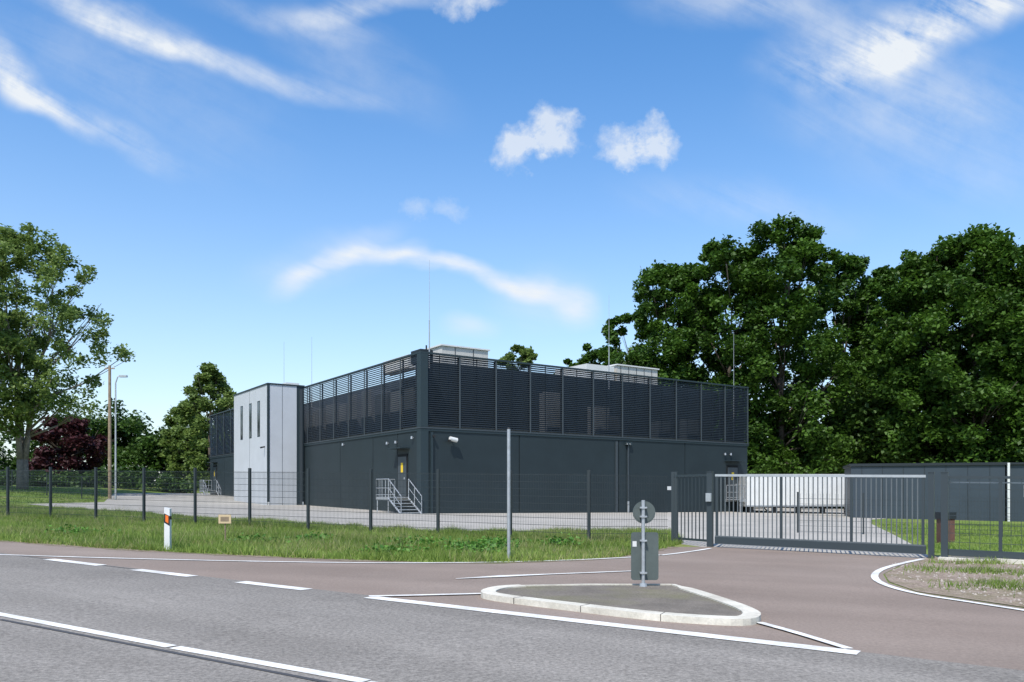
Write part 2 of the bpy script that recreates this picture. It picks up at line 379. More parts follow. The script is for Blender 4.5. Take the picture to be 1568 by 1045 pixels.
cam(0,4.1,-1,0,4.1); cam(0,2.95,-1,0,4.1); cam(0,.9,-1,0,4.25); cam(24.6,0,0,-1,3.95); cam(25.2,0,0,-1,3.95); cam(0,10.8,-1,0,4.35)
t.tube((.7,-.1,4.3),(.7,-.25,4.3),.08,.08,'black'); t.tube((ax0,ay0+.7,4.5),(ax0-.35,ay0+.6,4.42),.05,.06,'black')
t.box(18.9,19.6,-.02,-.002,1.35,1.6,'white2')
t.box(ax0-.1,ax0,ay0-.35,ay0-.25,-.5,.5,'white2')
t.tube((0-.35,ay0-.6,-.4),(0-.35,ay0-.6,.5),.06,.06,'galv')
t.obj('fittings',bl)
r=MB()
def rod(x,y,z0,z1):
    zm=z0+(z1-z0)*.45; r.tube((x,y,z0),(x,y,zm),.04,.035,'galv',6); r.tube((x,y,zm),(x,y,z1),.018,.010,'galv',5)
rod(1.0,.9,8.2,14.4); rod(15.4,2.0,8.2,14.6); rod(26.8,1.0,5,13.2); rod(.9,19.2,5,12.9); rod(.9,25.5,5,13.5)
r.obj('lightning_rods',bl)
# ---------------------------------------------------------------- fence
FA=np.array((-19.3,31.25)); FB=np.array((2.1,22.3)); FG=np.array((4.52,22.9)); fd=(FB-FA)/10
def mesh_panel(mb,p,q,h=1.9,k='fence',vs=.05,base=.06,hs=.2):
    p=np.array(p);q=np.array(q); Ld=np.linalg.norm(q-p); d=(q-p)/Ld; nrm=np.array((-d[1],d[0]))
    zp=float(gz(*p)); zq=float(gz(*q))
    n=int(Ld/vs)
    for i in range(n+1):
        c=p+d*(i*vs); z=zp+(zq-zp)*i*vs/Ld
        mb.obox(c,d,nrm,.0028,.0028,z+base,z+h,k)
    z=base
    while z<=h+.001:
        vs4=[(p[0]-nrm[0]*.008,p[1]-nrm[1]*.008,zp+z-.005),(q[0]-nrm[0]*.008,q[1]-nrm[1]*.008,zq+z-.005),(q[0]+nrm[0]*.008,q[1]+nrm[1]*.008,zq+z-.005),(p[0]+nrm[0]*.008,p[1]+nrm[1]*.008,zp+z-.005)]
        vs8=vs4+[(a_,b_,c_+.011) for a_,b_,c_ in vs4]
        mb.add(vs8,[(0,3,2,1),(4,5,6,7),(0,1,5,4),(1,2,6,5),(2,3,7,6),(3,0,4,7)],k); z+=hs
def post(mb,p,h=2.0,w_=.038,k='fence',dep=.3):
    z=float(gz(*p)); mb.obox(p,tuple(fd/np.linalg.norm(fd)),(-fd[1]/np.linalg.norm(fd),fd[0]/np.linalg.norm(fd)),w_,w_,z-dep,z+h,k)
fm=MB()
pts=[FA+fd*i for i in range(-6,11)]
for i,pp in enumerate(pts):
    post(fm,pp); 
    if i<len(pts)-1: mesh_panel(fm,pp,pts[i+1])
mesh_panel(fm,FB,FG-np.array((.15,0)))
fm.obj('mesh_fence')
ff=MB(); q=[np.array((-60+ i*2.6,62+0.25*i)) for i in range(12)]
for i,pp in enumerate(q):
    post(ff,pp,1.8,.03)
    if i<len(q)-1: mesh_panel(ff,pp,q[i+1],1.7,vs=.2)
ff.obj('mesh_fence')
# ---------------------------------------------------------------- gate
GA=np.array((5.26,21.5)); GB=np.array((9.57,18.7)); gd=(GB-GA)/np.linalg.norm(GB-GA); gn=np.array((-gd[1],gd[0])); gl=np.linalg.norm(GB-GA)
ge=empty('sliding_gate')
def gp(t,n=0): return GA+gd*t+gn*n
def gseg(mb,t0,t1,n0,hw,z0,z1,k):
    c0_=gp(t0,n0); c1_=gp(t1,n0); za=float(gz(*c0_)); zb=float(gz(*c1_))
    vs=[]
    for z in (z0,z1):
        for c,zg,s_ in ((c0_,za,-1),(c1_,zb,-1),(c1_,zb,1),(c0_,za,1)):
            pz=c+gn*hw*s_; vs.append((pz[0],pz[1],zg+z))
    mb.add(vs,[(0,1,2,3),(7,6,5,4),(0,4,5,1),(1,5,6,2),(2,6,7,3),(3,7,4,0)],k)
gm=MB()
gseg(gm,.1,gl-.08,0,.03,1.86,1.92,'bar'); gseg(gm,.1,gl-.08,0,.06,.10,.28,'gate'); gseg(gm,.1,gl-.08,0,.035,.281,.31,'bar2')
n=44
for i in range(n+1):
    tt=.14+(gl-.28)*i/n; big=(i in (0,15,30,44))
    c=gp(tt); z=float(gz(*c)); gm.obox(c,gd,gn,.03 if big else .012,.025 if big else .012,z+.3,z+1.87,'gate' if big else 'bar2')
gm.obj('gate_leaf',ge)
gm=MB()
for tt,ww in ((-.05,.07),(gl+.03,.06),(gl+.30,.07)):
    c=gp(tt,.02); z=float(gz(*c)); gm.obox(c,gd,gn,ww,.07,z-.3,z+1.97,'gate'); gm.obox(c,gd,gn,ww+.01,.08,z+1.97,z+1.99,'gate')
c=gp(-.05,-.09); z=float(gz(*c)); gm.obox(c,gd,gn,.07,.04,z+1.2,z+1.42,'galv')
gm.obj('gate_posts',ge)
gm=MB()
gseg(gm,gl+.38,gl+7,0.03,.03,1.84,1.90,'gate'); gseg(gm,gl+.38,gl+7,.03,.06,.10,.24,'gate')
gseg(gm,gl+.38,gl+7,.16,.02,1.74,1.77,'bar')
for i in range(30):
    c=gp(gl+.4+i*.22*.9,.03); z=float(gz(*c)); big=i%5==0 and i>0
    gm.obox(c,gd,gn,.035 if big else .004,.03 if big else .004,z+.2,z+1.86,'gate')
for k_ in range(1,9): gseg(gm,gl+.38,gl+7,.03,.004,.2*k_,.2*k_+.01,'gate')
gm.obj('gate_tail',ge)
gm=MB()
for i in range(5):
    gseg(gm,gl+.2+i*1.1,gl+1.25+i*1.1,-.05,.30,-.05,.06+.03*(i%2),'kerb')
gm.obj('gate_foundation',ge)
sp=MB(); d=(GA-FG); Ls=np.linalg.norm(d); d/=Ls; n_=np.array((-d[1],d[0]))
post(sp,FG,2.0,.045,'gate'); post(sp,FG+d*.12,2.0,.03,'gate')
for i in range(9):
    c=FG+d*(.2+i*(Ls-.38)/8); z=float(gz(*c)); sp.obox(c,d,n_,.011,.011,z+.15,z+1.9,'gate')
for z0 in (.12,1.86):
    c=(FG+GA)/2; z=float(gz(*c)); sp.obox(c,d,n_,Ls/2-.06,.025,z+z0,z+z0+.06,'gate')
sp.obj('fence_panel')
# ---------------------------------------------------------------- poles and signs
def at(u,v):
    x,y=G(u,v); return x,y,float(gz(x,y))
x,y,z=at(779,859); m=MB(); m.tube((x,y,z-.2),(x,y,z+2.66),.034,.034,'galv',12); m.tube((x,y,z+2.66),(x,y,z+2.69),.038,.03,'black',12); m.tube((x,y,z-.05),(x,y,z+.05),.05,.05,'galv',10); m.obj('metal_post')
x,y,z=at(257,842); m=MB()
m.obox((x,y),(1,0),(0,1),.06,.05,z-.1,z+.66,'white2')
def wedge(za,zb,k,za2=None,zb2=None):
    za2=za if za2 is None else za2; zb2=zb if zb2 is None else zb2
    vs=[(x-.06,y-.05,za),(x+.06,y-.05,za2),(x+.06,y+.05,za2),(x-.06,y+.05,za),(x-.06,y-.05,zb),(x+.06,y-.05,zb2),(x+.06,y+.05,zb2),(x-.06,y+.05,zb)]
    m.add(vs,[(0,3,2,1),(4,5,6,7),(0,1,5,4),(1,2,6,5),(2,3,7,6),(3,0,4,7)],k)
wedge(z+.661,z+.80,'black',z+.661,z+.74)
wedge(z+.80,z+.93,'white2',z+.74,z+.90)
m.add([(x-.065,y-.053,z+.60),(x+.065,y-.053,z+.52),(x+.065,y-.053,z+.67),(x-.065,y-.053,z+.67)],[(0,1,2,3)],'black')
m.add([(x-.03,y-.057,z+.62),(x+.035,y-.057,z+.58),(x+.035,y-.057,z+.74),(x-.03,y-.057,z+.77)],[(0,1,2,3)],'orange')
o=m.obj('delineator_post')
x,y,z=at(345,835); m=MB(); m.tube((x,y,z-.1),(x,y,z+.72),.018,.018,'wood',8); m.obox((x,y-.03),(1,0),(0,1),.15,.01,z+.52,z+.73,'beige'); m.obox((x,y-.042),(1,0),(0,1),.10,.002,z+.57,z+.68,'wood'); m.obj('small_sign')
x,y,z=at(985,905); z+=.06; m=MB()
m.tube((x,y,z),(x,y,z+1.26),.026,.026,'galv',14); m.tube((x,y,z-.02),(x,y,z+.05),.06,.05,'galv',12)
m.tube((x+.02,y+.045,z+1.08),(x+.02,y+.06,z+1.08),.165,.165,'signback',40)
m.tube((x+.02,y+.040,z+1.08),(x+.02,y+.0445,z+1.08),.145,.145,'signback',40)
def rrect(cx,zc,hw,hh,r_,y0,y1,k):
    p_=[]
    for sx,sz,a0 in ((1,1,0),(-1,1,90),(-1,-1,180),(1,-1,270)):
        for i in range(5):
            a_=math.radians(a0+i*22.5); p_.append((cx+sx*(hw-r_)+r_*math.cos(a_),zc+sz*(hh-r_)+r_*math.sin(a_)))
    n=len(p_); vs=[(a_,y0,b_) for a_,b_ in p_]+[(a_,y1,b_) for a_,b_ in p_]
    m.add(vs,[tuple(range(n)),tuple(range(2*n-1,n-1,-1))]+[(i,n+i,n+(i+1)%n,(i+1)%n) for i in range(n)],k)
rrect(x+.03,z+.44,.20,.35,.04,y+.045,y+.06,'signback')
for hz in (1.15,1.02,.67,.20):
    m.obox((x,y),(1,0),(0,1),.05,.040,z+hz-.012,z+hz+.012,'galv')
    m.tube((x-.042,y-.05,z+hz),(x-.042,y+.04,z+hz),.008,.008,'galv',6); m.tube((x+.042,y-.05,z+hz),(x+.042,y+.04,z+hz),.008,.008,'galv',6)
m.obox((x-.12,y+.0425),(1,0),(0,1),.03,.002,z+.58,z+.66,'white2')
m.obj('traffic_sign',smooth=False)
Yp=66; x,y=(168-784)/F*Yp,Yp; z=float(gz(x,y)); zt=1.457+(755-560)/F*Yp; m=MB(); m.tube((x,y,z-.5),(x,y,zt),.15,.11,'wood',10); m.tube((x-.4,y,zt-.25),(x+.4,y,zt-.25),.04,.04,'wood',6)
for s_ in (-.33,.33): m.tube((x+s_,y,zt-.25),(x+s_,y,zt),.04,.03,'white2',6)
m.obj('utility_pole')
Yp=64; x,y=(177-784)/F*Yp,Yp; z=float(gz(x,y)); zt=1.457+(755-577)/F*Yp; m=MB(); m.tube((x,y,z-.5),(x,y,zt-.5),.08,.055,'galv',10); m.tube((x,y,zt-.5),(x+.18,y,zt),.05,.045,'galv',8); m.tube((x+.18,y,zt),(x+.4,y,zt+.02),.04,.04,'galv',8)
m.obox((x+.60,y),(1,0),(0,1),.30,.13,zt-.05,zt+.10,'galv'); m.obj('street_lamp')
# ---------------------------------------------------------------- things beyond the gate
te=empty('white_container',(0,0,0)); m=MB()
YC=58; sc_=F/YC
zc=1.457-(776-755)/sc_
x0,x1,yy=(1142-784)/F*YC,(1308-784)/F*YC,YC
hC=49/sc_
m.box(x0,x1,yy,yy+2.5,zc,zc+hC,'white2')
xx=x0+.15
while xx<x1-.1: m.box(xx,xx+.09,yy-.05,yy-.001,zc+.12,zc+hC-.12,'white2'); xx+=.45
m.box(x0,x1,yy-.04,yy-.001,zc+hC-.11,zc+hC+.03,'white2'); m.box(x0,x1,yy-.04,yy-.001,zc,zc+.1,'galv')
m.obj('box_body',te); m=MB()
for xx in np.linspace(x0+.4,x1-.4,5): m.box(xx-.15,xx+.15,yy+.2,yy+.5,zc-.8,zc-.001,'black')
m.obj('supports',te)
sx0=(1303-784)/F*50
se=empty('dark_shed',(sx0,50,0),math.radians(-18)); m=MB()
m.box(0,8.3,0,5,-1.4,1.457+1.62,'shed'); m.box(-.1,8.4,-.1,5.1,1.457+1.621,1.457+1.78,'slat')
xx=.6
while xx<8.2: m.box(xx,xx+.03,-.015,-.001,-.8,3.07,'slat'); xx+=1.15
m.obj('walls',se)
m=MB(); m.box(8.38,8.5,-.2,-.04,-1.2,3.2,'white2'); m.box(8.5,17,.2,5,-1.4,3.1,'shed'); m.box(8.45,17.1,.05,5.1,3.102,3.22,'slat')
for xx in (9.3,10.1,11.6): m.box(xx,xx+.55,.15,.19,1.2,1.9,'white2'); m.box(xx+.06,xx+.49,.12,.149,1.26,1.84,'glass')
m.obj('annexe',se)
y=24.5; x=(1452-784)/F*y; z=float(gz(x,y)); m=MB(); m.box(x-.20,x+.20,y,y+.3,z-.1,z+.75,'brick'); m.box(x-.23,x+.23,y-.03,y+.33,z+.75,z+.95,'slat'); m.obj('brick_pillar')
m=MB(); q=[np.array((10.5+i*2.2,30-.5*i)) for i in range(9)]
for i,pp in enumerate(q):
    post(m,pp,1.5,.03)
    if i<len(q)-1: mesh_panel(m,pp,q[i+1],1.45,vs=.1)
m.obj('mesh_fence')
# ---------------------------------------------------------------- foliage
def leafverts(c,s,rng,upb=.5):
    n=rng.normal(size=c.shape); n[:,2]=np.abs(n[:,2])+upb; n/=np.linalg.norm(n,axis=1)[:,None]
    r_=rng.normal(size=c.shape); t=np.cross(n,r_); t/=np.linalg.norm(t,axis=1)[:,None]; b=np.cross(n,t)
    s=s[:,None]
    return np.stack([c-t*s*.6,c-b*s*.38,c+t*s*.6,c+b*s*.38],1).reshape(-1,3)
def build(name,mb,lv,tint,matleaf,matbark,nv=4,parent=None):
    nb_=len(mb.v) if mb else 0
    V=np.array(mb.v,float).reshape(-1,3) if nb_ else np.zeros((0,3))
    allv=np.concatenate([V,lv]); nf=len(lv)//nv
    me=bpy.data.meshes.new(name)
    loops=[];starts=[];tot=0
    if nb_:
        for f_ in mb.f: starts.append(tot); loops+=f_; tot+=len(f_)
    loops=np.concatenate([np.array(loops,dtype=np.int32),np.arange(nb_,nb_+nf*nv,dtype=np.int32)])
    starts=np.concatenate([np.array(starts,dtype=np.int32),tot+np.arange(nf,dtype=np.int32)*nv])
    me.vertices.add(len(allv)); me.vertices.foreach_set('co',allv.ravel())
    me.loops.add(len(loops)); me.loops.foreach_set('vertex_index',loops)
    me.polygons.add(len(starts)); me.polygons.foreach_set('loop_start',starts)
    nbf=len(starts)-nf
    me.materials.append(M[matbark]); me.materials.append(M[matleaf])
    me.polygons.foreach_set('material_index',np.concatenate([np.zeros(nbf,dtype=np.int32),np.ones(nf,dtype=np.int32)]))
    at_=me.attributes.new('tint','FLOAT','FACE'); at_.data.foreach_set('value',np.concatenate([np.zeros(nbf),np.clip(tint,0,1)]).astype(np.float32))
    me.update(calc_edges=True); me.validate()
    o=bpy.data.objects.new(name,me); scene.collection.objects.link(o); return o
def tree(name,u,Y,vtop,R,seed,leaf='leaf',bark='bark',cb=.22,ncl=90,lpc=330,ls=.42,crad=(.16,.30),trunk=.3,shape=.6,X=None,airy=.35,stems=1):
    rng=np.random.default_rng(seed); X=(u-784)/F*Y if X is None else X
    z0=float(gz(X,Y)); Ht=1.457+(755-vtop)/F*Y-z0
    mb=MB()
    zc0=Ht*cb
    tt=rng.random(ncl)**.9; 
    env=np.sin(np.pi*np.clip(tt*.80+.17,0,1))**shape
    ph=rng.random(ncl)*2*np.pi; rr=np.sqrt(rng.uniform(airy**2,1,ncl))*env*R*rng.uniform(.86,1.1,ncl)
    cr=rng.uniform(*crad,ncl)*R*(1-.35*tt)
    cx=X+np.cos(ph)*(rr-cr*.4); cy=Y+np.sin(ph)*(rr-cr*.4); cz=z0+zc0+tt*(Ht-zc0-cr*.6)
    cen=np.stack([cx,cy,cz],1)
    nseg=7; stl=[]
    for s_ in range(stems):
        aa=2*math.pi*s_/max(1,stems)+.4; sp_=(0 if stems==1 else R*.32)
        pts=[Vector((X+math.cos(aa)*.12*(stems>1),Y+math.sin(aa)*.12*(stems>1),z0-.4))]
        for i in range(1,nseg+1):
            k_=(i/nseg)**1.3
            pts.append(Vector((X+math.cos(aa)*sp_*k_+rng.normal()*.04*R*(i/nseg),Y+math.sin(aa)*sp_*k_+rng.normal()*.04*R*(i/nseg),z0+Ht*.8*i/nseg)))
        tr=trunk/(stems**.5)
        rad=[tr*(1-.85*i/nseg)*(1.35 if i==0 else 1) for i in range(nseg+1)]
        for i in range(nseg): mb.tube(pts[i],pts[i+1],rad[i],rad[i+1],'bark',9)
        stl.append((pts,rad))
    for j in range(0,ncl,max(1,ncl//26)):
        c=Vector(cen[j]); pts,rad=min(stl,key=lambda q:(q[0][4]-c).length); fr=np.clip((c.z-z0)/Ht*.62,.20,.75)*nseg/.8; i=min(int(fr),nseg-1); a_=pts[i].lerp(pts[i+1],fr-i)
        r0=min(.13,max(.05,rad[i]*.5)); mid=a_.lerp(c,.5)+Vector((rng.normal()*.3,rng.normal()*.3,-.05*(c-a_).length))
        mb.tube(a_,mid,r0,r0*.6,'bark',6); mb.tube(mid,c,r0*.6,r0*.15,'bark',5)
        for _ in range(2):
            e_=c+Vector(rng.normal(size=3))*float(cr[j])*.6; mb.tube(mid,e_,r0*.35,.02,'bark',4)
    C_=np.repeat(cen,lpc,0); dr=rng.normal(size=C_.shape); dr/=np.linalg.norm(dr,axis=1)[:,None]
    rad_=np.repeat(cr,lpc)*rng.random(len(C_))**.42*(1+.18*rng.normal(size=len(C_)))
    P_=C_+dr*rad_[:,None]*np.array((1,1,.8))
    P_[:,2]=np.maximum(P_[:,2],z0+.3)
    tint=np.repeat(rng.random(ncl),lpc)*.5+rng.random(len(C_))*.5
    lv=leafverts(P_,ls*rng.uniform(.6,1.25,len(C_)),rng)
    return build(name,mb,lv,tint,leaf,bark)
R_=[(1030,84,402,6.4),(1112,80,370,6.8),(1196,78,343,7.2),(1292,86,396,6.5),(1352,88,414,5.5),(1422,74,384,6.5),(1492,70,354,7.2),(1575,68,364,7.5),(1660,66,350,7.5)]
for i,(u,Y,vt,R) in enumerate(R_): tree('oak_tree',u,Y,vt,R,10+i,ncl=230,lpc=230,cb=.06,ls=.36,trunk=.4,airy=.3,shape=.42,crad=(.12,.25))
tree('oak_tree',965,96,478,4.6,31,ncl=80,lpc=230,ls=.42,shape=.4); tree('oak_tree',915,104,528,4.8,32,ncl=70,lpc=230,ls=.42,shape=.4); tree('oak_tree',878,108,548,3.8,33,ncl=50,lpc=220,ls=.42,shape=.4)
tree('oak_tree',793,105,530,3.8,34,ncl=60,lpc=220,leaf='leafL',shape=.4)
tree('maple_tree',34,70,350,8.0,51,leaf='leafL',bark='barklt',cb=.26,ncl=250,lpc=140,ls=.27,crad=(.09,.17),trunk=.5,shape=.55,airy=.2,stems=3)
tree('maple_tree',-75,66,385,7,52,leaf='leafL',bark='barklt',cb=.25,ncl=140,lpc=130,ls=.32,crad=(.11,.2),trunk=.4,shape=.5)
tree('linden_tree',322,105,558,4.5,53,leaf='leafL',cb=.05,ncl=100,lpc=200,ls=.38,shape=.7,crad=(.18,.30))
tree('copper_beech_tree',100,92,638,4.6,54,leaf='leafR',cb=.02,ncl=60,lpc=220,ls=.42,shape=.4,crad=(.2,.32))
tree('birch_tree',285,112,612,3.6,55,leaf='leafL',cb=.03,ncl=60,lpc=190,ls=.42,shape=.45,crad=(.2,.32))
def belt(name,path,n,hr,seed,leaf,cr=(1.2,2.6),lpc=260,depth=5,ls=.45):
    rng=np.random.default_rng(seed); path=np.array(path,float); seg=rng.random(n)*(len(path)-1); i=seg.astype(int); f_=seg-i
    base=path[i]*(1-f_[:,None])+path[i+1]*f_[:,None]
    x=base[:,0]+rng.normal(size=n)*1.0; y=base[:,1]+rng.uniform(0,depth,n); top=base[:,2]*(.82+.25*np.sin(seg*7.3+seed)*np.sin(seg*2.9)+.08*rng.random(n))
    z0=gz(x,y); cr_=rng.uniform(*cr,n); z=z0+rng.random(n)**.8*np.maximum(top-cr_*.7,.5)
    C_=np.repeat(np.stack([x,y,z],1),lpc,0); dr=rng.normal(size=C_.shape); dr/=np.linalg.norm(dr,axis=1)[:,None]
    P_=C_+dr*(np.repeat(cr_,lpc)*rng.random(len(C_))**.45)[:,None]*np.array((1,1,.8)); P_[:,2]=np.maximum(P_[:,2],np.repeat(z0,lpc)+.05)
    tint=np.repeat(rng.random(n),lpc)*.5+rng.random(len(C_))*.5
    return build(name,None,leafverts(P_,ls*rng.uniform(.6,1.3,len(C_)),rng),tint,leaf,'bark')
belt('distant_trees',[(-110,108,14),(-85,112,12.5),(-60,112,11.5),(-50,112,11.5),(-40,114,12)],280,0,71,'leafD',lpc=200,depth=9,ls=.5)
belt('woodland_edge',[(19,80,9),(30,77,12),(45,72,12),(62,68,11)],240,0,72,'leafD',cr=(1.3,2.6),lpc=200,depth=8,ls=.46)
belt('woodland_edge',[(-42,116,9),(0,120,8),(30,120,9)],90,0,73,'leafD',lpc=150,depth=6,ls=.55)
belt('hedge',[(-78,84,2.6),(-52,86,2.4),(-36,90,2.6)],120,0,74,'leafD',cr=(.7,1.2),lpc=130,depth=2,ls=.3)
# ---------------------------------------------------------------- grass blades
def inpoly(x,y,poly):
    c=np.zeros(len(x),bool); n=len(poly)
    for i in range(n):
        x1,y1=poly[i]; x2,y2=poly[(i+1)%n]
        m_=((y1>y)!=(y2>y))&(x<(x2-x1)*(y-y1)/((y2-y1) or 1e-9)+x1); c^=m_
    return c
def blades(name,poly,dens,h,seed,leaf='blade',wd=.010,patch=None):
    rng=np.random.default_rng(seed); P=np.array(poly); lo=P.min(0); hi=P.max(0); n=int((hi-lo).prod()*dens)
    x=rng.uniform(lo[0],hi[0],n); y=rng.uniform(lo[1],hi[1],n)
    k=inpoly(x,y,poly); x=x[k]; y=y[k]
    cl=np.sin(x*2.1+np.sin(y*3.1)*1.5)*np.sin(y*2.7+np.sin(x*1.7)*2)*.5+.5
    cl2=np.sin(x*.6+1+np.sin(y*.9))*np.sin(y*.8+.5*x)*.5+.5
    k=rng.random(len(x))<.35+.65*cl
    if patch:
        pn=.5+.25*np.sin(x*patch+1.3*np.sin(y*1.9+2))+.25*np.sin(y*patch*1.6+1.1*np.sin(x*1.3)); k&=rng.random(len(x))<np.clip((pn-.45)*3,0.03,1)
    x=x[k];y=y[k];cl=cl[k];cl2=cl2[k]
    z=gz(x,y); n=len(x); hh=rng.uniform(h[0],h[1],n)*(.45+.95*cl); an=rng.random(n)*2*np.pi; le=rng.normal(size=(n,2))*.45*hh[:,None]
    dx=np.cos(an)*wd; dy=np.sin(an)*wd
    v=np.stack([np.stack([x-dx,y-dy,z-.01],1),np.stack([x+dx,y+dy,z-.01],1),np.stack([x+le[:,0],y+le[:,1],z+hh],1)],1).reshape(-1,3)
    return build(name,None,v,.05+.45*rng.random(n)+.5*cl2,leaf,'bark',nv=3)
vp=smoothline(verge,1)
fe=[FG+np.array((.3,.0)),G(1031,815),G(1000,815),G(900,816),G(780,816),G(650,814),G(560,809),G(450,802),G(300,794),G(120,781),G(-60,775)]
poly=[far_l]+[(float(a_),float(b_)) for a_,b_ in vp]+[(float(a_),float(b_)) for a_,b_ in fe]
blades('grass_verge',poly,750,(.06,.20),5,wd=.012)
blades('grass_verge',poly,480,(.06,.18),16,wd=.010,leaf='bladeY',patch=.9)
blades('grass_verge',poly,70,(.20,.38),15,wd=.006,leaf='straw',patch=1.3)
# taller unmown strip right under the fence
fs=[FA-fd*6,FB]; nn_=np.array((-fd[1],fd[0])); nn_/=np.linalg.norm(nn_)
blades('grass_verge',[tuple(fs[0]-nn_*.3),tuple(fs[1]-nn_*.3),tuple(fs[1]+nn_*.2),tuple(fs[0]+nn_*.2)],420,(.16,.36),25,wd=.010)
blades('grass_verge',[G(*p) for p in [(1424,862),(1568,862),(1640,865),(1640,935),(1568,926),(1440,906),(1385,892),(1372,882),(1385,871)]],420,(.05,.15),6,patch=1.6)
blades('lawn_grass',[G(*p) for p in [(1430,848),(1700,842),(1700,805),(1345,803),(1380,820),(1410,836)]],250,(.04,.12),7,wd=.014)
blades('lawn_grass',[(-50,36),(-31,50),(-30,58),(-38,78),(-75,80),(-60,50)],40,(.05,.12),8,wd=.04)
rng=np.random.default_rng(9); cs=[]
for u,v in [(740,842),(755,846),(705,846),(640,838),(480,832),(860,838),(120,820),(390,835),(600,850),(770,836),(725,850)]:
    x,y=G(u,v); n=200; r_=rng.uniform(.2,.42); q=rng.normal(size=(n,3))*np.array((r_,r_*.8,.07)); q[:,0]+=x; q[:,1]+=y; q[:,2]=gz(q[:,0],q[:,1])+np.abs(q[:,2])+.03+.10*rng.random(n); cs.append(q)
cs=np.concatenate(cs); build('weeds',None,leafverts(cs,.085*rng.uniform(.6,1.3,len(cs)),rng),rng.random(len(cs)),'weed','bark')
m=MB()
for _ in range(500):
    u=rng.uniform(1365,1600); v=rng.uniform(862,928)
    x,y=G(u,v)
    if v>890+ (u-1375)*.2: continue
    s_=rng.uniform(.010,.032); z=float(gz(x,y))+.012
    m.add([(x+math.cos(k)*s_*rng.uniform(.7,1.2),y+math.sin(k)*s_*rng.uniform(.7,1.2),z) for k in (0,1.2,2.5,3.8,5)]+[(x,y,z+s_*.8)],[(0,1,5),(1,2,5),(2,3,5),(3,4,5),(4,0,5)],'stone')
m.obj('pebbles')
# ---------------------------------------------------------------- light and sky
elev=math.radians(56); hz=Vector((-.35,-.94)).normalized()
sd=Vector((hz.x*math.cos(elev),hz.y*math.cos(elev),math.sin(elev)))
sl=bpy.data.lights.new('sun','SUN'); sl.energy=5.0; sl.angle=math.radians(.5); sl.color=(1,.95,.88)
so=bpy.data.objects.new('sun',sl); scene.collection.objects.link(so); so.rotation_euler=sd.to_track_quat('Z','Y').to_euler(); so.location=(0,0,60)
wd=bpy.data.worlds.new('World'); scene.world=wd; wd.use_nodes=True; nt=wd.node_tree; bg=nt.nodes['Background']; bg.inputs['Strength'].default_value=.14
sky=nt.nodes.new('ShaderNodeTexSky'); sky.sky_type='NISHITA'; sky.sun_disc=False; sky.sun_elevation=elev; sky.sun_rotation=math.atan2(hz.x,hz.y)
sky.air_density=1.0; sky.dust_density=.8; sky.ozone_density=2.5
def N(t,**k):
    n=nt.nodes.new(t)
    for a_,b_ in k.items(): setattr(n,a_,b_)
    return n
def mth(op,a_,b_=None,c_=None,clamp=False):
    n=N('ShaderNodeMath',operation=op); n.use_clamp=clamp
    for i,q in enumerate((a_,b_,c_)):
        if q is None: continue
        if isinstance(q,(int,float)): n.inputs[i].default_value=q
        else: nt.links.new(q,n.inputs[i])
    return n.outputs[0]
tc=N('ShaderNodeTexCoord'); sx=N('ShaderNodeSeparateXYZ'); nt.links.new(tc.outputs['Generated'],sx.inputs[0])
yy_=mth('MAXIMUM',sx.outputs[1],.05); px=mth('DIVIDE',sx.outputs[0],yy_); pz=mth('DIVIDE',sx.outputs[2],yy_)
cv=N('ShaderNodeCombineXYZ'); nt.links.new(px,cv.inputs[0]); nt.links.new(pz,cv.inputs[1])
def noise(sc,det=5,rough=.6,rot=0,stretch=(1,1),dist=0):
    mp=N('ShaderNodeMapping'); mp.inputs['Rotation'].default_value[2]=rot; nt.links.new(cv.outputs[0],mp.inputs[0])
    m2=N('ShaderNodeMapping'); m2.inputs['Scale'].default_value=(stretch[0],stretch[1],1); nt.links.new(mp.outputs[0],m2.inputs[0])
    n=N('ShaderNodeTexNoise'); n.noise_dimensions='2D'; n.inputs['Scale'].default_value=sc; n.inputs['Detail'].default_value=det; n.inputs['Roughness'].default_value=rough; n.inputs['Distortion'].default_value=dist
    nt.links.new(m2.outputs[0],n.inputs['Vector']); return n.outputs['Fac']
nA=noise(14,6,.62); nB=noise(16,6,.62,rot=1.3); nS=noise(5,4,.5,rot=.6); nT=noise(5.5,4,.5,rot=2)
strong=(mth('ADD',px,mth('MULTIPLY_ADD',nA,.07,-.035)),mth('ADD',pz,mth('MULTIPLY_ADD',nB,.065,-.0325)))
soft=(mth('ADD',px,mth('MULTIPLY_ADD',nS,.06,-.03)),mth('ADD',pz,mth('MULTIPLY_ADD',nT,.055,-.0275)))
def blob(u,v,a_,b_,deg=0,W=None):
    W=W or soft
    cx=(u-784)/F; cz=(755-v)/F; t_=math.radians(-deg)
    dx=mth('SUBTRACT',W[0],cx); dz=mth('SUBTRACT',W[1],cz)
    xr=mth('MULTIPLY_ADD',dx,math.cos(t_)*F/a_,mth('MULTIPLY',dz,math.sin(t_)*F/a_))
    zr=mth('MULTIPLY_ADD',dx,-math.sin(t_)*F/b_,mth('MULTIPLY',dz,math.cos(t_)*F/b_))
    r2=mth('MULTIPLY_ADD',xr,xr,mth('MULTIPLY',zr,zr))
    k=mth('SUBTRACT',1.0,r2,clamp=True); return mth('MULTIPLY',k,k)
def combine(lst,op='ADD'):
    o=None
    for b_,s_ in lst:
        o=mth('MULTIPLY',b_,s_) if o is None else mth('MULTIPLY_ADD',b_,s_,o)
    return o
S=strong
